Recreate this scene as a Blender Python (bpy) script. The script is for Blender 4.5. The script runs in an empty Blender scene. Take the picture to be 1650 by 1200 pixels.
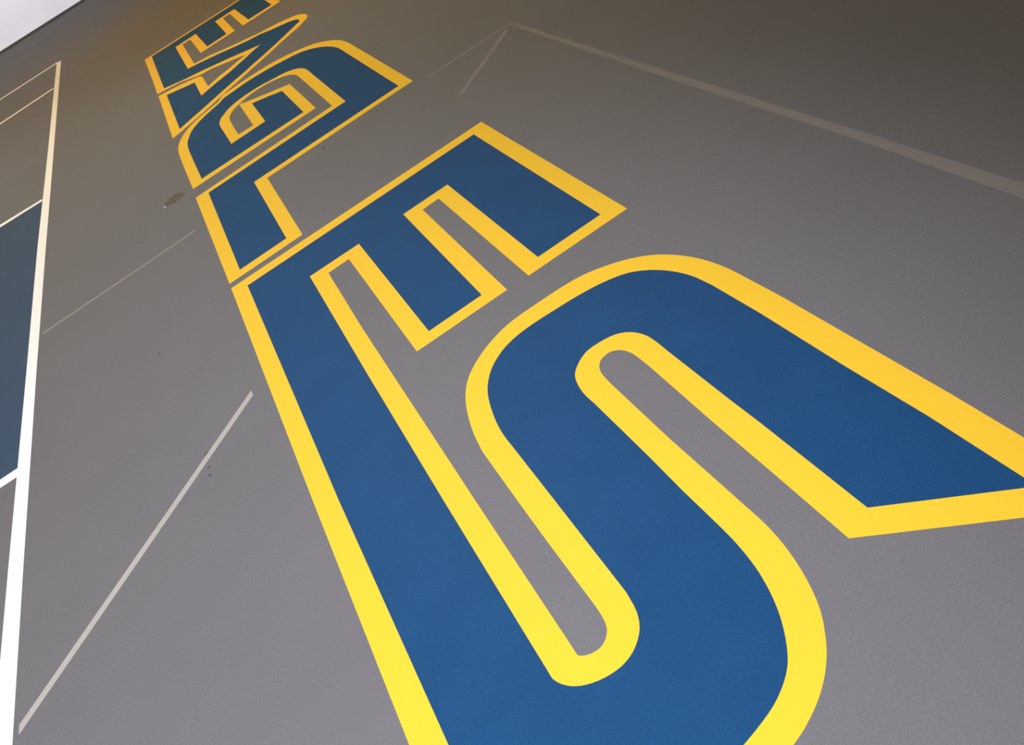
import bpy, bmesh, math, random
from mathutils import Matrix, Vector

S = bpy.context.scene
COL = S.collection

# ------------------------------------------------------------------ camera
cam_data = bpy.data.cameras.new('camera')
cam_data.sensor_fit = 'HORIZONTAL'
cam_data.sensor_width = 36.0
cam_data.lens = 37.4106
cam_data.clip_end = 200.0
cam = bpy.data.objects.new('camera', cam_data)
COL.objects.link(cam)
right = Vector((0.820749, -0.352948, -0.44922))
up = Vector((0.56622, 0.398046, 0.721772))
fwd = Vector((0.075938, 0.846751, -0.526542))
m = Matrix.Identity(4)
for i in range(3):
    m[i][0] = right[i]; m[i][1] = up[i]; m[i][2] = -fwd[i]
m.translation = Vector((0.0, 0.0, 1.7))
cam.matrix_world = m
S.camera = cam

# ------------------------------------------------------------------ light
S.view_settings.view_transform = 'Standard'
S.view_settings.look = 'None'
S.view_settings.exposure = 0.0
S.view_settings.gamma = 1.0
S.view_settings.use_curve_mapping = False

world = bpy.data.worlds.new('hall_ambience')
S.world = world
world.use_nodes = True
bg = world.node_tree.nodes['Background']
AMBIENT = (0.246, 0.185, 0.108)
bg.inputs['Color'].default_value = (*AMBIENT, 1)
bg.inputs['Strength'].default_value = 1.0

# added unseen spots, fitted to the floor and wall tones: name, position, aim, beam angle, edge softness, radius, power per channel
ADDED_SPOTS = [
    ('added_near_spot', (0.48, -3.75, 6.5), (-1.33, 2.24, 0), 45.0, 1.0, 0.3, (5151.7, 5333.6, 6207.3)),
    ('added_middle_spot', (-0.43, 9.75, 7), (-3.83, 4.17, 0), 140.3, 1.0, 0.3, (1194.0, 1322.2, 1323.3)),
    ('added_far_spot', (4.34, 12.98, 7), (-5.04, 10.74, 0), 115.0, 1.0, 0.3, (2014.8, 1090.6, 0.0)),
    ('added_wall_spot', (-5.43, -4.0, 3.2), (-3.63, 20.51, 1.8), 32.0, 1.0, 0.3, (16271.1, 16810.9, 18806.1)),  # added low behind the camera to brighten the far wall
]
for nm, pos, aim, ang, blend, rad, rgb in ADDED_SPOTS:
    e = max(rgb)
    if e <= 0: continue
    ld = bpy.data.lights.new(nm, 'SPOT')
    ld.energy = e
    ld.color = [c / e for c in rgb]
    ld.spot_size = math.radians(ang)
    ld.spot_blend = blend
    ld.shadow_soft_size = rad
    lo = bpy.data.objects.new(nm, ld)
    lo.location = pos
    lo.rotation_euler = (Vector(aim) - Vector(pos)).to_track_quat('-Z', 'Y').to_euler()
    COL.objects.link(lo)

# ------------------------------------------------------------------ materials
def mat(name, col, rough=0.5, spec=0.3, grain=0.05, grain_scale=260.0, blotch=0.04, blotch_scale=2.2, bump=0.0):
    """painted surface: base colour with fine grain and faint wide blotches"""
    M = bpy.data.materials.new(name); M.use_nodes = True
    nt = M.node_tree; N = nt.nodes; L = nt.links
    b = N['Principled BSDF']
    b.inputs['Roughness'].default_value = rough
    b.inputs['Specular IOR Level'].default_value = spec
    tc = N.new('ShaderNodeTexCoord')
    n1 = N.new('ShaderNodeTexNoise'); n1.inputs['Scale'].default_value = grain_scale
    n1.inputs['Detail'].default_value = 5.0; n1.inputs['Roughness'].default_value = 0.85
    n2 = N.new('ShaderNodeTexNoise'); n2.inputs['Scale'].default_value = blotch_scale
    n2.inputs['Detail'].default_value = 4.0
    L.new(tc.outputs['Object'], n1.inputs['Vector']); L.new(tc.outputs['Object'], n2.inputs['Vector'])
    r1 = N.new('ShaderNodeMapRange'); r1.inputs['From Min'].default_value = 0.25; r1.inputs['From Max'].default_value = 0.75
    r1.inputs['To Min'].default_value = 1 - grain; r1.inputs['To Max'].default_value = 1 + grain
    r2 = N.new('ShaderNodeMapRange'); r2.inputs['From Min'].default_value = 0.25; r2.inputs['From Max'].default_value = 0.75
    r2.inputs['To Min'].default_value = 1 - blotch; r2.inputs['To Max'].default_value = 1 + blotch
    L.new(n1.outputs['Fac'], r1.inputs['Value']); L.new(n2.outputs['Fac'], r2.inputs['Value'])
    mu = N.new('ShaderNodeMath'); mu.operation = 'MULTIPLY'
    L.new(r1.outputs['Result'], mu.inputs[0]); L.new(r2.outputs['Result'], mu.inputs[1])
    vm = N.new('ShaderNodeVectorMath'); vm.operation = 'SCALE'
    vm.inputs[0].default_value = col
    L.new(mu.outputs['Value'], vm.inputs['Scale'])
    L.new(vm.outputs['Vector'], b.inputs['Base Color'])
    if bump > 0:
        bp = N.new('ShaderNodeBump'); bp.inputs['Strength'].default_value = bump; bp.inputs['Distance'].default_value = 0.002
        L.new(n1.outputs['Fac'], bp.inputs['Height']); L.new(bp.outputs['Normal'], b.inputs['Normal'])
    return M

M_FLOOR = mat('grey_floor_coating', (0.145, 0.142, 0.147), rough=0.55, spec=0.05, grain=0.22, grain_scale=170.0, blotch=0.03, bump=0.05)
M_YELLOW = mat('yellow_paint', (0.80, 0.49, 0.033), rough=0.55, spec=0.05, grain=0.03, blotch=0.015)
M_BLUE = mat('blue_paint', (0.010, 0.057, 0.147), rough=0.55, spec=0.05, grain=0.22, grain_scale=170.0, blotch=0.06, blotch_scale=5.0)
M_LANE = mat('hazed_blue_paint', (0.042, 0.073, 0.122), rough=0.55, spec=0.05, grain=0.12, grain_scale=170.0, blotch=0.05)  # blue paint with the left side's hazy glare greyed into its colour
M_WHITE = mat('white_paint', (0.86, 0.86, 0.86), rough=0.5, spec=0.05, grain=0.01, blotch=0.01)
M_FADE_A = mat('worn_cream_paint', (0.38, 0.36, 0.33), rough=0.55, spec=0.05, grain=0.08, blotch=0.05)
M_FADE_B = mat('faded_grey_paint', (0.25, 0.235, 0.22), rough=0.55, spec=0.05, grain=0.08, blotch=0.05)
M_FADE_C = mat('ghost_grey_paint', (0.205, 0.19, 0.18), rough=0.55, spec=0.05, grain=0.08, blotch=0.05)
M_STAIN = mat('brown_stain', (0.100, 0.084, 0.056), rough=0.6, spec=0.1, grain=0.25, grain_scale=60.0, blotch=0.25, blotch_scale=22.0)
M_SCUFF = mat('dark_scuff', (0.095, 0.092, 0.088), rough=0.7, spec=0.1)
M_WALL = mat('white_wall_paint', (0.82, 0.81, 0.84), rough=0.6, spec=0.2, grain=0.01, blotch=0.09, blotch_scale=1.1)
M_FOOT_SHADE = mat('olive_foot_shade', (0.05, 0.045, 0.022), rough=0.6, spec=0.2)  # dark olive that paints in the shadow line at the wall's foot

# ------------------------------------------------------------------ builders
def tag(o, label=None, cat=None, group=None, kind=None):
    if label: o['label'] = label
    if cat: o['category'] = cat
    if group: o['group'] = group
    if kind: o['kind'] = kind
    return o

def obj(name, bm, material, parent=None, loc=(0, 0, 0)):
    me = bpy.data.meshes.new(name)
    bm.normal_update(); bm.to_mesh(me); bm.free()
    me.materials.append(material)
    o = bpy.data.objects.new(name, me)
    o.location = loc
    COL.objects.link(o)
    if parent: o.parent = parent
    return o

def slab(bm, pts, z0, z1, origin=(0, 0)):
    """a coat of paint: the outline, in floor metres, raised from z0 to z1"""
    a = 0.0
    for (x0, y0), (x1, y1) in zip(pts, pts[1:] + pts[:1]): a += x0 * y1 - x1 * y0
    if a < 0: pts = pts[::-1]
    ox, oy = origin
    lo = [bm.verts.new((x - ox, y - oy, z0)) for x, y in pts]
    hi = [bm.verts.new((x - ox, y - oy, z1)) for x, y in pts]
    f = bm.faces.new(hi)
    n = len(pts)
    for i in range(n):
        j = (i + 1) % n
        bm.faces.new((lo[i], lo[j], hi[j], hi[i]))
    bm.normal_update()
    bmesh.ops.triangulate(bm, faces=[f], ngon_method='BEAUTY')
    return bm

def box(bm, x0, x1, y0, y1, z0, z1):
    v = [bm.verts.new(c) for c in ((x0,y0,z0),(x1,y0,z0),(x1,y1,z0),(x0,y1,z0),(x0,y0,z1),(x1,y0,z1),(x1,y1,z1),(x0,y1,z1))]
    for q in ((3,2,1,0),(4,5,6,7),(0,1,5,4),(1,2,6,5),(2,3,7,6),(3,0,4,7)): bm.faces.new([v[i] for i in q])
    return bm

def centre(pts):
    xs = [p[0] for p in pts]; ys = [p[1] for p in pts]
    return ((min(xs) + max(xs)) / 2, (min(ys) + max(ys)) / 2)

def mark(name, pts, material, z, label, cat, group=None):
    c = centre(pts)
    o = obj(name, slab(bmesh.new(), [tuple(p) for p in pts], 0.0, z, c), material, None, (c[0], c[1], 0))
    return tag(o, label, cat, group)

# ------------------------------------------------------------------ setting
o = obj('floor', box(bmesh.new(), -12, 14, -5, 20.4, -0.12, 0.0), M_FLOOR); tag(o, kind='structure')
o = obj('wall_far', box(bmesh.new(), -12, 14, 20.4, 20.65, -0.12, 7.5), M_WALL); tag(o, kind='structure')
o = obj('wall_foot_shade', box(bmesh.new(), -12, 14, 20.383, 20.4, 0.0, 0.035), M_FOOT_SHADE); tag(o, kind='structure')  # thin dark strip standing in for the shadow where wall meets floor

# ------------------------------------------------------------------ outlines, in metres on the floor
E_FAR_OUT = [(-0.437, 11.57), (0.907, 11.56), (0.907, 10.2), (0.506, 10.192), (0.508, 11.125), (0.4275, 11.118), (0.4205, 10.196), (0.0555, 10.186), (0.05, 11.11), (-0.0375, 11.105), (-0.0463, 9.9086), (-0.1139, 9.8672), (-0.4416, 10.1383)]
E_FAR_FILL = [(-0.359, 11.505), (0.834, 11.498), (0.834, 10.29), (0.583, 10.298), (0.575, 11.215), (0.3505, 11.213), (0.346, 10.287), (0.1375, 10.28), (0.125, 11.212), (-0.11, 11.2), (-0.1156, 9.873), (-0.2444, 9.9014), (-0.3732, 10.0497)]
A_OUT = [(-0.4416, 10.1383), (-0.4472, 9.6499), (-0.2295, 9.5412), (-0.0549, 9.333), (0.0452, 9.2996), (0.1493, 9.2048), (0.2508, 9.1064), (0.3453, 9.0161), (0.2429, 8.9655), (0.1633, 8.9121), (0.073, 8.8765), (-0.0518, 8.782), (-0.0491, 9.2447), (-0.0766, 9.314), (-0.2392, 9.4491), (-0.445, 9.5529), (-0.4634, 7.9151), (-0.3898, 7.9524), (-0.2865, 8.0188), (-0.1815, 8.0863), (0.0424, 8.2561), (0.1016, 8.2956), (0.155, 8.3292), (0.2168, 8.3784), (0.2785, 8.4236), (0.3401, 8.4647), (0.3963, 8.507), (0.4599, 8.5536), (0.5277, 8.604), (0.5947, 8.6612), (0.6596, 8.7046), (0.7262, 8.7534), (0.7867, 8.7845), (0.7966, 8.795), (0.8064, 8.8054), (0.8164, 8.816), (0.8267, 8.8272), (0.8396, 8.8414), (0.8532, 8.8563), (0.8665, 8.8716), (0.8785, 8.8865), (0.8879, 8.8988), (0.8966, 8.9109), (0.9045, 8.9231), (0.9113, 8.9357), (0.9166, 8.948), (0.9209, 8.9605), (0.9244, 8.9734), (0.9272, 8.9868), (0.9296, 9.0026), (0.9311, 9.0192), (0.9317, 9.0362), (0.9315, 9.0534), (0.9302, 9.0726), (0.9278, 9.0921), (0.9246, 9.112), (0.9205, 9.1318), (0.9155, 9.1529), (0.9096, 9.1744), (0.9027, 9.1955), (0.8948, 9.2155), (0.8866, 9.2334), (0.8776, 9.2505), (0.8675, 9.2669), (0.8558, 9.2827), (0.8407, 9.2988), (0.8235, 9.3139), (0.8055, 9.3287), (0.7879, 9.3437), (0.71, 9.4036), (0.5617, 9.4763), (0.4545, 9.5558), (0.2605, 9.7028), (0.0968, 9.8557), (-0.0463, 9.9086), (-0.1139, 9.8672)]
A_FILL = [(-0.3732, 10.0497), (-0.3745, 9.7029), (-0.1835, 9.5504), (-0.0036, 9.4353), (0.1975, 9.2827), (0.3524, 9.1492), (0.485, 9.0398), (0.3506, 8.9457), (0.3421, 8.9257), (0.2392, 8.8532), (0.1431, 8.779), (0.0534, 8.7396), (-0.0374, 8.6864), (-0.1337, 8.6177), (-0.1266, 9.1956), (-0.378, 9.3936), (-0.3902, 8.0533), (-0.1515, 8.218), (0.0151, 8.3417), (0.0835, 8.3869), (0.1445, 8.4321), (0.2039, 8.4641), (0.2653, 8.5056), (0.3448, 8.5685), (0.3747, 8.5853), (0.4353, 8.6294), (0.5, 8.6773), (0.5655, 8.7257), (0.6336, 8.7844), (0.7026, 8.8439), (0.7545, 8.8866), (0.798, 8.929), (0.7993, 8.9314), (0.8004, 8.9337), (0.8017, 8.936), (0.8037, 8.9385), (0.8107, 8.9437), (0.8205, 8.9493), (0.8306, 8.9556), (0.8384, 8.9628), (0.8431, 8.9706), (0.8464, 8.9793), (0.8488, 8.9887), (0.8507, 8.9988), (0.8527, 9.0134), (0.8538, 9.0296), (0.8538, 9.0463), (0.8524, 9.0623), (0.8496, 9.0773), (0.8456, 9.092), (0.8404, 9.1064), (0.8343, 9.1206), (0.8265, 9.1352), (0.8172, 9.1495), (0.8074, 9.1636), (0.7979, 9.1778), (0.7238, 9.2488), (0.6493, 9.3038), (0.5496, 9.4095), (0.4388, 9.4635), (0.3282, 9.549), (0.1663, 9.6873), (-0.0235, 9.8223), (-0.1139, 9.8672)]
G_OUT = [(-0.4602, 6.4879), (-0.4633, 7.0189), (-0.4634, 7.1304), (-0.4639, 7.2452), (-0.4637, 7.3534), (-0.4617, 7.4449), (-0.4596, 7.4892), (-0.4571, 7.5278), (-0.4538, 7.5634), (-0.4493, 7.5989), (-0.4441, 7.6318), (-0.438, 7.6639), (-0.4311, 7.695), (-0.4233, 7.7247), (-0.4156, 7.7498), (-0.4073, 7.7737), (-0.3982, 7.7969), (-0.3882, 7.8201), (-0.3772, 7.8437), (-0.3654, 7.8671), (-0.3525, 7.8899), (-0.3384, 7.9116), (-0.3231, 7.9316), (-0.3068, 7.9506), (-0.2891, 7.9688), (-0.2698, 7.9864), (-0.2457, 8.0053), (-0.2192, 8.0234), (-0.1917, 8.0407), (-0.1644, 8.0575), (-0.1374, 8.0722), (-0.1095, 8.0856), (-0.0827, 8.0999), (-0.059, 8.1173), (-0.0406, 8.1402), (-0.0256, 8.1672), (-0.0106, 8.1927), (0.0074, 8.2115), (0.0261, 8.22), (0.0466, 8.224), (0.068, 8.2261), (0.0893, 8.229), (0.1111, 8.2335), (0.133, 8.2382), (0.1554, 8.2424), (0.1781, 8.2454), (0.2026, 8.247), (0.2276, 8.2475), (0.2529, 8.2472), (0.278, 8.2467), (0.3027, 8.2464), (0.3273, 8.2458), (0.352, 8.2444), (0.3769, 8.2415), (0.4038, 8.2366), (0.4309, 8.2303), (0.458, 8.2223), (0.4845, 8.2124), (0.512, 8.1994), (0.5392, 8.1841), (0.5657, 8.1673), (0.5913, 8.1501), (0.6151, 8.1332), (0.6381, 8.1155), (0.6602, 8.0971), (0.6813, 8.078), (0.701, 8.0588), (0.7198, 8.0391), (0.7377, 8.0184), (0.7546, 7.9966), (0.7711, 7.9724), (0.7866, 7.947), (0.801, 7.9205), (0.8145, 7.8931), (0.8279, 7.8619), (0.8402, 7.8291), (0.8515, 7.7962), (0.8615, 7.7649), (0.8692, 7.74), (0.876, 7.7164), (0.8821, 7.6926), (0.8875, 7.6674), (0.8929, 7.6368), (0.8973, 7.6049), (0.9009, 7.5719), (0.9041, 7.5382), (0.9066, 7.4995), (0.9082, 7.4594), (0.9094, 7.4187), (0.9108, 7.3783), (0.9141, 6.2595), (0.5731, 6.2595), (0.4978, 6.3388), (0.4964, 7.3866), (0.4961, 7.4134), (0.4958, 7.4401), (0.4942, 7.4661), (0.4914, 7.4895), (0.4876, 7.5123), (0.4825, 7.5344), (0.4766, 7.5548), (0.4696, 7.5745), (0.4611, 7.594), (0.4503, 7.615), (0.4379, 7.6357), (0.4238, 7.6549), (0.4079, 7.6724), (0.3903, 7.6884), (0.3708, 7.7032), (0.3458, 7.7191), (0.3185, 7.7334), (0.2906, 7.7442), (0.2638, 7.7501), (0.2365, 7.7528), (0.2103, 7.7532), (0.1878, 7.7521), (0.1661, 7.7492), (0.1457, 7.7436), (0.128, 7.7348), (0.1116, 7.7236), (0.0953, 7.7124), (0.0792, 7.7028), (0.0633, 7.6933), (0.048, 7.6821), (0.032, 7.6674), (0.0167, 7.6508), (0.0029, 7.6328), (-0.0099, 7.6121), (-0.0212, 7.5899), (-0.0307, 7.5666), (-0.0386, 7.5412), (-0.0445, 7.5145), (-0.0491, 7.4863), (-0.0524, 7.4506), (-0.0538, 7.4128), (-0.0553, 7.375), (-0.0578, 7.1777), (-0.0571, 6.9823), (0.054, 6.9783), (0.0601, 7.6802), (0.1235, 7.6134), (0.2732, 7.4879), (0.4147, 7.3737), (0.4199, 6.4995)]
G_FILL = [(-0.3882, 6.573), (-0.3904, 7.0324), (-0.3905, 7.1351), (-0.391, 7.2409), (-0.3908, 7.3404), (-0.389, 7.4242), (-0.3872, 7.4639), (-0.3851, 7.4983), (-0.3823, 7.53), (-0.3783, 7.5615), (-0.3738, 7.5896), (-0.3684, 7.6165), (-0.3621, 7.6432), (-0.3549, 7.6709), (-0.3461, 7.7039), (-0.3364, 7.7381), (-0.3251, 7.772), (-0.3116, 7.8037), (-0.2968, 7.8312), (-0.2801, 7.8575), (-0.2619, 7.8823), (-0.2426, 7.9058), (-0.2227, 7.9271), (-0.2015, 7.9469), (-0.1793, 7.9659), (-0.1559, 7.9849), (-0.1271, 8.0057), (-0.0954, 8.0262), (-0.0655, 8.0462), (-0.0416, 8.0655), (-0.0317, 8.0779), (-0.0246, 8.0904), (-0.0174, 8.1019), (-0.0073, 8.1113), (0.0109, 8.1189), (0.033, 8.123), (0.0568, 8.1258), (0.0803, 8.1294), (0.1051, 8.135), (0.1304, 8.1411), (0.1561, 8.1465), (0.182, 8.1497), (0.2093, 8.1502), (0.2371, 8.1487), (0.265, 8.1459), (0.2926, 8.1423), (0.3197, 8.1383), (0.3467, 8.1334), (0.3736, 8.1274), (0.4004, 8.1201), (0.4279, 8.1109), (0.4552, 8.1002), (0.4825, 8.0884), (0.5099, 8.0759), (0.5401, 8.0622), (0.5711, 8.0478), (0.6008, 8.0318), (0.6276, 8.0132), (0.6496, 7.9927), (0.6692, 7.9701), (0.6871, 7.9456), (0.7042, 7.9196), (0.7224, 7.8884), (0.7392, 7.8549), (0.7547, 7.8198), (0.7688, 7.7841), (0.7823, 7.7455), (0.7943, 7.7055), (0.8048, 7.6651), (0.8138, 7.6255), (0.8206, 7.5901), (0.8259, 7.5558), (0.8301, 7.5204), (0.8335, 7.4819), (0.8361, 7.4256), (0.8368, 7.3644), (0.8367, 7.3011), (0.837, 7.2388), (0.8406, 6.2595), (0.5731, 6.2595), (0.5713, 7.2125), (0.5718, 7.2862), (0.5723, 7.36), (0.5716, 7.4232), (0.5706, 7.4542), (0.5691, 7.4809), (0.5662, 7.5075), (0.5618, 7.536), (0.5559, 7.5642), (0.5477, 7.5917), (0.537, 7.6185), (0.524, 7.6445), (0.5082, 7.669), (0.4884, 7.6936), (0.4655, 7.7166), (0.4404, 7.7359), (0.4128, 7.7497), (0.3829, 7.7599), (0.3524, 7.7704), (0.3195, 7.785), (0.2859, 7.8), (0.2523, 7.811), (0.2211, 7.816), (0.1898, 7.8174), (0.1581, 7.8162), (0.1227, 7.8125), (0.0867, 7.8057), (0.0534, 7.7947), (0.0249, 7.7794), (-0.0013, 7.7604), (-0.0243, 7.7393), (-0.0418, 7.7177), (-0.0565, 7.6944), (-0.0702, 7.6718), (-0.0822, 7.6537), (-0.0934, 7.636), (-0.1029, 7.6169), (-0.1111, 7.5926), (-0.1171, 7.5664), (-0.122, 7.5394), (-0.126, 7.5105), (-0.1286, 7.4807), (-0.1303, 7.4475), (-0.131, 7.393), (-0.13, 7.3322), (-0.129, 7.2714), (-0.1272, 6.8871), (0.1301, 6.8941), (0.1342, 7.4969), (0.2521, 7.4089), (0.3442, 7.3243), (0.3481, 6.5746)]
L_OUT = [(-0.4646, 6.2952), (0.4978, 6.3388), (0.5731, 6.2595), (0.9141, 6.2595), (0.9153, 5.8568), (-0.0545, 5.839), (-0.0606, 4.7743), (-0.4641, 4.7662)]
L_FILL = [(-0.3846, 6.2348), (0.5731, 6.2595), (0.8406, 6.2595), (0.8418, 5.9278), (-0.1282, 5.9121), (-0.1332, 4.8526), (-0.394, 4.8468)]
E_NEAR_OUT = [(-0.4651, 1.6263), (-0.4684, 2.7757), (-0.4644, 4.705), (0.9176, 4.7041), (0.9226, 3.1865), (0.5094, 3.1883), (0.5035, 4.2144), (0.4203, 4.2104), (0.4214, 3.1915), (0.0495, 3.1904), (0.0467, 4.2118), (-0.0565, 4.2099), (-0.0626, 3.5798), (-0.0583, 2.3074), (-0.0544, 1.638), (-0.1261, 1.6263)]
E_NEAR_FILL = [(-0.3865, 1.6263), (-0.3954, 2.6954), (-0.3903, 4.6168), (0.8428, 4.6194), (0.8493, 3.2613), (0.5824, 3.2618), (0.5762, 4.2893), (0.3466, 4.2886), (0.3457, 3.2643), (0.1238, 3.263), (0.1195, 4.2899), (-0.1306, 4.292), (-0.1325, 3.2697), (-0.1306, 2.3905), (-0.1261, 1.6263)]
S_OUT = [(-0.1261, 1.6263), (-0.0544, 1.638), (-0.0516, 1.6348), (-0.0487, 1.6316), (-0.0453, 1.6287), (-0.0402, 1.6251), (-0.0343, 1.6219), (-0.0279, 1.6195), (-0.02, 1.6181), (-0.0115, 1.6177), (-0.0035, 1.6188), (0.0032, 1.6215), (0.0095, 1.6255), (0.0152, 1.6303), (0.0205, 1.6362), (0.0252, 1.6429), (0.0291, 1.6505), (0.0323, 1.66), (0.0345, 1.6705), (0.0361, 1.6819), (0.0372, 1.6975), (0.0375, 1.7144), (0.0378, 1.7314), (0.0344, 1.9937), (0.0331, 2.2021), (0.0331, 2.476), (0.0357, 2.504), (0.0381, 2.532), (0.0409, 2.56), (0.0445, 2.5879), (0.0492, 2.6167), (0.0547, 2.6459), (0.0608, 2.6742), (0.0671, 2.7007), (0.0723, 2.7205), (0.0776, 2.7391), (0.0835, 2.7571), (0.0903, 2.7751), (0.0984, 2.7942), (0.1074, 2.8133), (0.1173, 2.8319), (0.1284, 2.8493), (0.1402, 2.865), (0.1531, 2.8798), (0.1669, 2.8938), (0.1814, 2.9071), (0.1972, 2.9203), (0.2138, 2.9329), (0.2313, 2.9447), (0.2498, 2.9554), (0.2706, 2.9661), (0.2925, 2.976), (0.3153, 2.9844), (0.3389, 2.9908), (0.3653, 2.9948), (0.3927, 2.9964), (0.421, 2.9966), (0.45, 2.9964), (0.4849, 2.996), (0.5219, 2.9949), (0.5577, 2.9927), (0.5891, 2.9889), (0.6074, 2.9854), (0.6235, 2.9814), (0.6389, 2.9764), (0.6551, 2.9701), (0.676, 2.9605), (0.6977, 2.949), (0.719, 2.9362), (0.7391, 2.9227), (0.7573, 2.9089), (0.7746, 2.8943), (0.7909, 2.8789), (0.8058, 2.863), (0.8185, 2.8478), (0.83, 2.8321), (0.8406, 2.8157), (0.8507, 2.7984), (0.8612, 2.7782), (0.871, 2.7568), (0.88, 2.7348), (0.8882, 2.7127), (0.8954, 2.6909), (0.9016, 2.6689), (0.9072, 2.6465), (0.9121, 2.6237), (0.9164, 2.5996), (0.92, 2.5752), (0.9229, 2.5501), (0.9254, 2.5242), (0.9275, 2.4936), (0.9289, 2.4619), (0.93, 2.4296), (0.9312, 2.3976), (0.9358, 2.267), (0.9398, 1.912), (0.943, 1.6239), (0.941, 1.142), (0.5384, 1.4646), (0.5394, 1.7312), (0.5391, 2.0117), (0.5423, 2.3568), (0.5417, 2.3843), (0.5412, 2.4118), (0.5398, 2.4359), (0.5385, 2.4492), (0.5369, 2.4609), (0.5342, 2.4723), (0.5303, 2.4842), (0.5254, 2.4959), (0.519, 2.5058), (0.5118, 2.5133), (0.5034, 2.5194), (0.4946, 2.5229), (0.4851, 2.5232), (0.4752, 2.521), (0.4663, 2.5172), (0.4592, 2.512), (0.4531, 2.5053), (0.4478, 2.4974), (0.4426, 2.4863), (0.4385, 2.4735), (0.4353, 2.4593), (0.433, 2.4377), (0.4323, 2.4138), (0.4315, 2.3899), (0.4323, 2.0495), (0.4383, 1.7595), (0.4385, 1.7382), (0.4392, 1.7085), (0.44, 1.6785), (0.4404, 1.649), (0.44, 1.6207), (0.4388, 1.5972), (0.4371, 1.5746), (0.4348, 1.5524), (0.4319, 1.5299), (0.4282, 1.5067), (0.424, 1.4833), (0.4191, 1.4602), (0.4137, 1.4379), (0.4083, 1.4181), (0.4024, 1.3987), (0.396, 1.3801), (0.3891, 1.3625), (0.3825, 1.348), (0.3755, 1.3342), (0.3682, 1.3211), (0.3608, 1.3086), (0.3544, 1.2981), (0.348, 1.2883), (0.3413, 1.2787), (0.3341, 1.2692), (0.3255, 1.259), (0.3163, 1.2488), (0.3067, 1.2389), (0.2969, 1.2297), (0.2875, 1.2216), (0.278, 1.2141), (0.2681, 1.2069), (0.2578, 1.2), (0.2462, 1.1929), (0.2338, 1.1859), (0.2216, 1.1796), (0.2102, 1.1741), (0.2025, 1.1709), (0.1953, 1.1682), (0.1883, 1.1657), (0.1811, 1.1631), (0.0227, 1.128), (-0.0133, 1.1293), (-0.0502, 1.1303), (-0.0854, 1.132), (-0.1165, 1.1355), (-0.1347, 1.1389), (-0.1508, 1.143), (-0.1663, 1.1479), (-0.1825, 1.1543), (-0.2034, 1.1638), (-0.225, 1.1753), (-0.2464, 1.1881), (-0.2665, 1.2017), (-0.2846, 1.2154), (-0.3019, 1.23), (-0.3182, 1.2454), (-0.3332, 1.2613), (-0.3458, 1.2766), (-0.3573, 1.2923), (-0.3679, 1.3086), (-0.378, 1.3259), (-0.3886, 1.3462), (-0.3984, 1.3676), (-0.4074, 1.3896), (-0.4651, 1.6263)]
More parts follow.
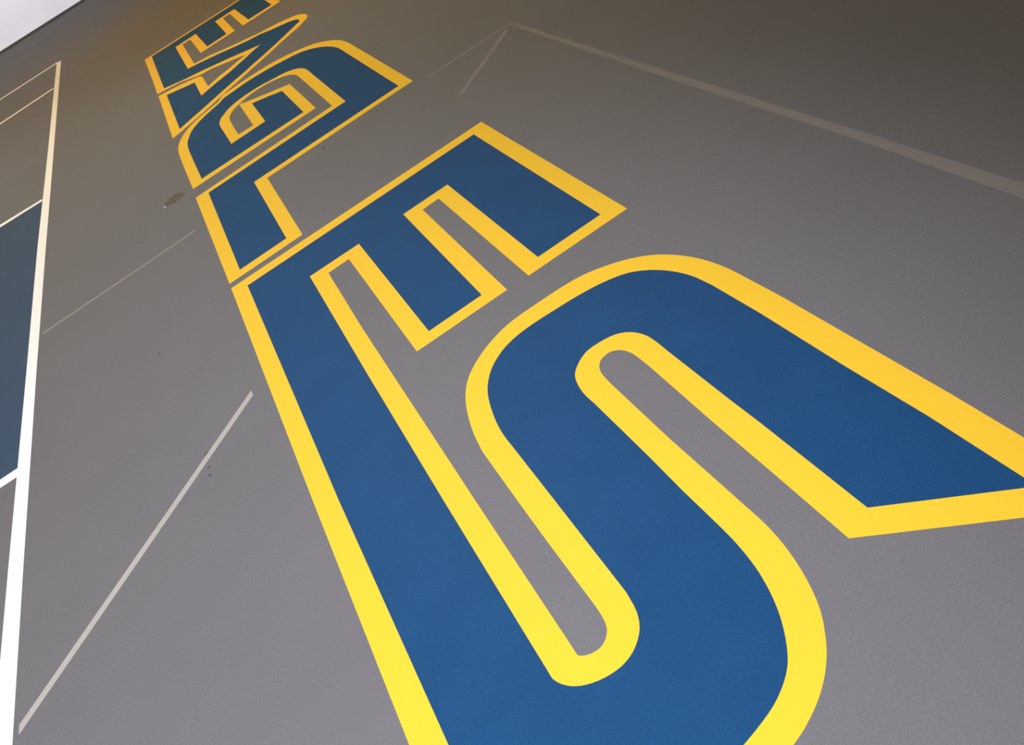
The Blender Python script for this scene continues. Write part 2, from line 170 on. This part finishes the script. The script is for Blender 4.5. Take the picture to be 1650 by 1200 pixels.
S_FILL = [(-0.1261, 1.6263), (-0.1241, 1.6197), (-0.1221, 1.6131), (-0.1193, 1.6062), (-0.1141, 1.5968), (-0.1077, 1.587), (-0.1004, 1.5781), (-0.0921, 1.5705), (-0.083, 1.5637), (-0.0728, 1.5578), (-0.0601, 1.5519), (-0.0461, 1.547), (-0.032, 1.5435), (-0.0179, 1.5416), (-0.0035, 1.5411), (0.0102, 1.5422), (0.022, 1.5451), (0.0334, 1.5493), (0.0438, 1.5546), (0.0529, 1.5607), (0.0612, 1.5677), (0.0688, 1.5752), (0.0759, 1.583), (0.0823, 1.5914), (0.088, 1.6007), (0.0938, 1.6128), (0.0986, 1.6262), (0.1027, 1.6409), (0.1062, 1.6614), (0.1084, 1.684), (0.1106, 1.7065), (0.1097, 2.155), (0.1088, 2.401), (0.1088, 2.4269), (0.1085, 2.4528), (0.1087, 2.4786), (0.1097, 2.5044), (0.1118, 2.5298), (0.1145, 2.5551), (0.1181, 2.5804), (0.1223, 2.6059), (0.1274, 2.633), (0.1333, 2.6607), (0.14, 2.6876), (0.1475, 2.7123), (0.1542, 2.7306), (0.1614, 2.7477), (0.1692, 2.7639), (0.178, 2.7796), (0.1874, 2.7947), (0.1976, 2.8094), (0.2087, 2.8233), (0.221, 2.8363), (0.2351, 2.8491), (0.2506, 2.8612), (0.2669, 2.8721), (0.2839, 2.8812), (0.301, 2.8883), (0.3187, 2.8937), (0.3373, 2.8978), (0.3573, 2.9007), (0.3854, 2.9023), (0.4161, 2.9017), (0.4476, 2.8997), (0.4784, 2.8974), (0.5083, 2.8949), (0.5384, 2.8917), (0.5676, 2.8879), (0.5945, 2.8832), (0.6138, 2.879), (0.6319, 2.8744), (0.6491, 2.8692), (0.666, 2.8629), (0.6828, 2.8559), (0.6992, 2.8482), (0.7149, 2.8393), (0.7295, 2.829), (0.7432, 2.8166), (0.7559, 2.8026), (0.7676, 2.7874), (0.7786, 2.7717), (0.7892, 2.7545), (0.7989, 2.7363), (0.8077, 2.7174), (0.8157, 2.698), (0.8234, 2.6769), (0.8302, 2.6552), (0.8361, 2.6328), (0.8411, 2.6098), (0.8451, 2.5844), (0.8477, 2.5581), (0.8499, 2.5314), (0.8523, 2.5049), (0.8593, 2.2592), (0.8617, 1.8941), (0.8679, 1.6049), (0.866, 1.297), (0.6154, 1.5004), (0.6147, 1.9026), (0.6123, 2.0444), (0.6103, 2.3749), (0.6105, 2.3959), (0.6107, 2.417), (0.6103, 2.4375), (0.6095, 2.4563), (0.608, 2.4746), (0.6048, 2.4928), (0.5995, 2.5119), (0.5922, 2.5309), (0.583, 2.5478), (0.573, 2.5608), (0.5614, 2.5721), (0.5482, 2.5812), (0.5315, 2.5883), (0.5131, 2.5929), (0.4949, 2.5955), (0.4788, 2.5965), (0.4629, 2.5958), (0.4477, 2.5923), (0.4318, 2.5843), (0.4167, 2.5731), (0.4035, 2.5613), (0.3942, 2.5519), (0.3863, 2.5419), (0.3795, 2.531), (0.3735, 2.5174), (0.3689, 2.5026), (0.3651, 2.4869), (0.3615, 2.4672), (0.359, 2.4462), (0.3575, 2.425), (0.3573, 2.4036), (0.3581, 2.3819), (0.359, 2.3603), (0.3626, 2.0412), (0.3624, 1.8654), (0.363, 1.8317), (0.3637, 1.7977), (0.3643, 1.7645), (0.3647, 1.7333), (0.365, 1.7098), (0.3653, 1.6878), (0.3653, 1.6662), (0.3649, 1.6442), (0.3639, 1.6206), (0.3625, 1.5967), (0.3605, 1.573), (0.358, 1.5502), (0.3551, 1.5303), (0.3516, 1.511), (0.3477, 1.4922), (0.3434, 1.4737), (0.339, 1.4566), (0.3341, 1.4397), (0.3288, 1.4232), (0.323, 1.4069), (0.3165, 1.3909), (0.3095, 1.3749), (0.3022, 1.3596), (0.2947, 1.3454), (0.2885, 1.3344), (0.2822, 1.324), (0.2756, 1.3143), (0.2686, 1.3052), (0.2616, 1.2974), (0.2543, 1.2902), (0.2466, 1.2834), (0.2385, 1.2769), (0.2293, 1.2702), (0.2196, 1.2638), (0.2095, 1.2578), (0.1991, 1.2523), (0.188, 1.2473), (0.1764, 1.2428), (0.1647, 1.2387), (0.1532, 1.2349), (0.1427, 1.2316), (0.1322, 1.2285), (0.1218, 1.2256), (0.1114, 1.2227), (0.028, 1.2067), (-0.0021, 1.2083), (-0.032, 1.2108), (-0.0621, 1.214), (-0.0913, 1.2179), (-0.1182, 1.2225), (-0.1375, 1.2267), (-0.1555, 1.2313), (-0.1728, 1.2365), (-0.1897, 1.2428), (-0.2064, 1.2498), (-0.2229, 1.2575), (-0.2386, 1.2664), (-0.2532, 1.2767), (-0.2669, 1.2892), (-0.2796, 1.3032), (-0.2913, 1.3183), (-0.3023, 1.334), (-0.3129, 1.3512), (-0.3226, 1.3694), (-0.3314, 1.3883), (-0.3865, 1.6263)]
SIDELINE = [(-1.52, -3), (-1.519, 1.5), (-1.5186, 2.615), (-1.5204, 3.497), (-1.5178, 5.2417), (-1.5066, 7.2585), (-1.4937, 8.8417), (-1.4847, 10.133), (-1.4446, 15.189), (-1.5107, 15.1796), (-1.5451, 10.2839), (-1.5572, 8.9824), (-1.5735, 7.3832), (-1.5784, 5.3356), (-1.5853, 3.5648), (-1.5858, 3.1302), (-1.587, 1.5), (-1.588, -3)]
CROSS_1 = [(-6, 15), (-2.3594, 15.2082), (-1.5, 15.253), (-1.5, 15.169), (-2.3539, 15.1217), (-6, 14.9)]
CROSS_2 = [(-6, 12.98), (-2.2409, 13.3432), (-1.535, 13.432), (-1.535, 13.352), (-2.2352, 13.2545), (-6, 12.89)]
CROSS_3 = [(-6, 9), (-1.944, 8.664), (-1.567, 8.618), (-1.567, 8.552), (-1.936, 8.58), (-6, 8.9)]
CROSS_4 = [(-6, 4.335), (-1.668, 4.331), (-1.583, 4.331), (-1.583, 4.254), (-1.664, 4.256), (-6, 4.25)]
LANE_PTS = [(-6, 8.9), (-1.936, 8.58), (-1.567, 8.552), (-1.575, 7.38), (-1.58, 5.33), (-1.583, 4.331), (-1.668, 4.331), (-6, 4.335)]
WORN_DIAG = [(-1.4992, 2.6779), (-0.5343, 3.6753), (-0.5329, 3.6333), (-1.4983, 2.6357)]
WORN_CROSS = [(-1.4937, 5.738), (-0.5273, 5.7721), (-0.5302, 5.7484), (-1.4927, 5.7095)]
WORN_CROSS_FAR = [(0.9909, 5.7765), (1.5352, 5.7629), (1.5262, 5.7322), (0.9841, 5.7532)]
WORN_DIAG_FAR = [(0.9811, 5.2129), (1.4803, 5.7122), (1.4905, 5.6681), (0.9897, 5.1775)]
WORN_SIDE = [(1.5449, 5.7563), (1.5623, 3.9049), (1.5755, 2.7824), (1.5817, 2.0693), (1.585, -2), (1.53, -2), (1.5307, 2.0166), (1.5395, 2.7364), (1.5256, 3.8435), (1.5178, 5.7416)]
STAIN = [(-0.6634, 6.5288), (-0.6506, 6.5635), (-0.6179, 6.6035), (-0.5934, 6.6065), (-0.5768, 6.6267), (-0.547, 6.5861), (-0.5188, 6.5331), (-0.5161, 6.5033), (-0.5237, 6.4882), (-0.5434, 6.4834), (-0.5689, 6.4679), (-0.5988, 6.4545), (-0.6256, 6.4726), (-0.6473, 6.4952)]
SPECK = [(-0.6648, 6.5127), (-0.6586, 6.5151), (-0.6532, 6.4885), (-0.6611, 6.4876)]
SCUFF_1 = [(-0.7717, 3.4502), (-0.7671, 3.4576), (-0.7551, 3.458), (-0.7526, 3.4504), (-0.7609, 3.4412), (-0.767, 3.4401)]
SCUFF_2 = [(-0.7734, 3.3508), (-0.7697, 3.3566), (-0.7594, 3.3545), (-0.7567, 3.3491), (-0.7626, 3.3397), (-0.7706, 3.3403)]
SCUFF_3 = [(-0.7763, 3.2971), (-0.7717, 3.3057), (-0.7616, 3.3037), (-0.7603, 3.2961), (-0.7662, 3.287), (-0.773, 3.2871)]
SCUFF_4 = [(-0.8724, 4.5049), (-0.8635, 4.5391), (-0.8586, 4.5261), (-0.8648, 4.4938)]
SCUFF_5 = [(-1.4678, 2.8914), (-1.4641, 2.8934), (-1.46, 2.8849), (-1.4637, 2.882)]
SCUFF_6 = [(0.2776, 5.7506), (0.2938, 5.7594), (0.2956, 5.7138), (0.2802, 5.7035)]

def letter(outline, fill, label, group='yellow outlined blue letters in one row', top=0.0010):
    c = centre(outline)
    e = bpy.data.objects.new('painted_letter', None)
    e.empty_display_size = 0.3
    e.location = (c[0], c[1], 0)
    COL.objects.link(e)
    tag(e, label, 'letter', group)
    obj('letter_outline', slab(bmesh.new(), [tuple(p) for p in outline], 0.0, 0.0006, c), M_YELLOW, e)
    obj('letter_fill', slab(bmesh.new(), [tuple(p) for p in fill], 0.0006, top, c), M_BLUE, e)
    return e

letter(E_FAR_OUT, E_FAR_FILL, 'blue letter E with yellow outline, farthest letter of the row, nearest the white wall', top=0.0009)
letter(A_OUT, A_FILL, 'blue letter A with yellow outline and a rounded pointed tip, between far E and G')
letter(G_OUT, G_FILL, 'blue letter G with yellow outline, curled around its short inner tongue')
letter(L_OUT, L_FILL, 'blue letter L with yellow outline, between the G and the near E')
letter(E_NEAR_OUT, E_NEAR_FILL, 'large blue letter E with yellow outline, next to the S, with the long bottom arm')
letter(S_OUT, S_FILL, 'largest and nearest blue letter S with yellow outline, cut by the picture edge')

# court lines
mark('lane_panel', LANE_PTS, M_LANE, 0.0003, 'slate blue painted lane left of the thick white line', 'floor marking')
mark('boundary_line', SIDELINE, M_WHITE, 0.0008, 'thick bright white line running along the left side of the floor', 'line')
G2 = 'white cross lines meeting the thick white line'
mark('cross_line', CROSS_1, M_WHITE, 0.0006, 'thin white cross line at the far end of the thick white line', 'line', G2)
mark('cross_line', CROSS_2, M_WHITE, 0.0006, 'thin white cross line, second from the far end of the thick white line', 'line', G2)
mark('cross_line', CROSS_3, M_WHITE, 0.0006, 'white cross line along the far edge of the slate blue lane', 'line', G2)
mark('cross_line', CROSS_4, M_WHITE, 0.0006, 'white cross line along the near edge of the slate blue lane', 'line', G2)
G3 = 'worn pale lines broken by the lettering'
mark('worn_line', WORN_DIAG, M_FADE_A, 0.0004, 'worn cream diagonal line between the thick white line and the near E', 'line', G3)
mark('worn_line', WORN_CROSS, M_FADE_B, 0.0004, 'thin faded straight line between the thick white line and the letter L', 'line', G3)
mark('worn_line', WORN_CROSS_FAR, M_FADE_C, 0.0003, 'very faint thin line right of the G, upper branch at the corner', 'line', G3)
mark('worn_line', WORN_DIAG_FAR, M_FADE_C, 0.00035, 'very faint diagonal line above the near E, lower branch at the corner', 'line', G3)
mark('worn_line', WORN_SIDE, M_FADE_C, 0.0004, 'long faint line across the dark upper right of the floor', 'line', G3)

# marks
mark('floor_stain', STAIN, M_STAIN, 0.0003, 'brown elongated stain on the grey floor beside the foot of the L', 'stain')
mark('floor_chip', SPECK, M_WHITE, 0.0005, 'tiny white chip at the end of the brown stain', 'speck')
G4 = 'small dark scuffs on the grey floor'
mark('scuff_mark', SCUFF_1, M_SCUFF, 0.0003, 'dark scuff touching the left edge of the worn diagonal line', 'scuff', G4)
mark('scuff_mark', SCUFF_2, M_SCUFF, 0.0003, 'dark scuff just right of the worn diagonal line, upper of two', 'scuff', G4)
mark('scuff_mark', SCUFF_3, M_SCUFF, 0.0003, 'dark scuff right of the worn diagonal line, lower of two', 'scuff', G4)
mark('scuff_mark', SCUFF_4, M_SCUFF, 0.0003, 'tiny dark scuff on bare floor left of the near E', 'scuff', G4)
mark('scuff_mark', SCUFF_5, M_SCUFF, 0.0003, 'tiny dark spot beside the thick white line near the bottom', 'scuff', G4)
mark('scuff_mark', SCUFF_6, M_SCUFF, 0.0003, 'faint smudge on bare floor between the L and the near E', 'scuff', G4)
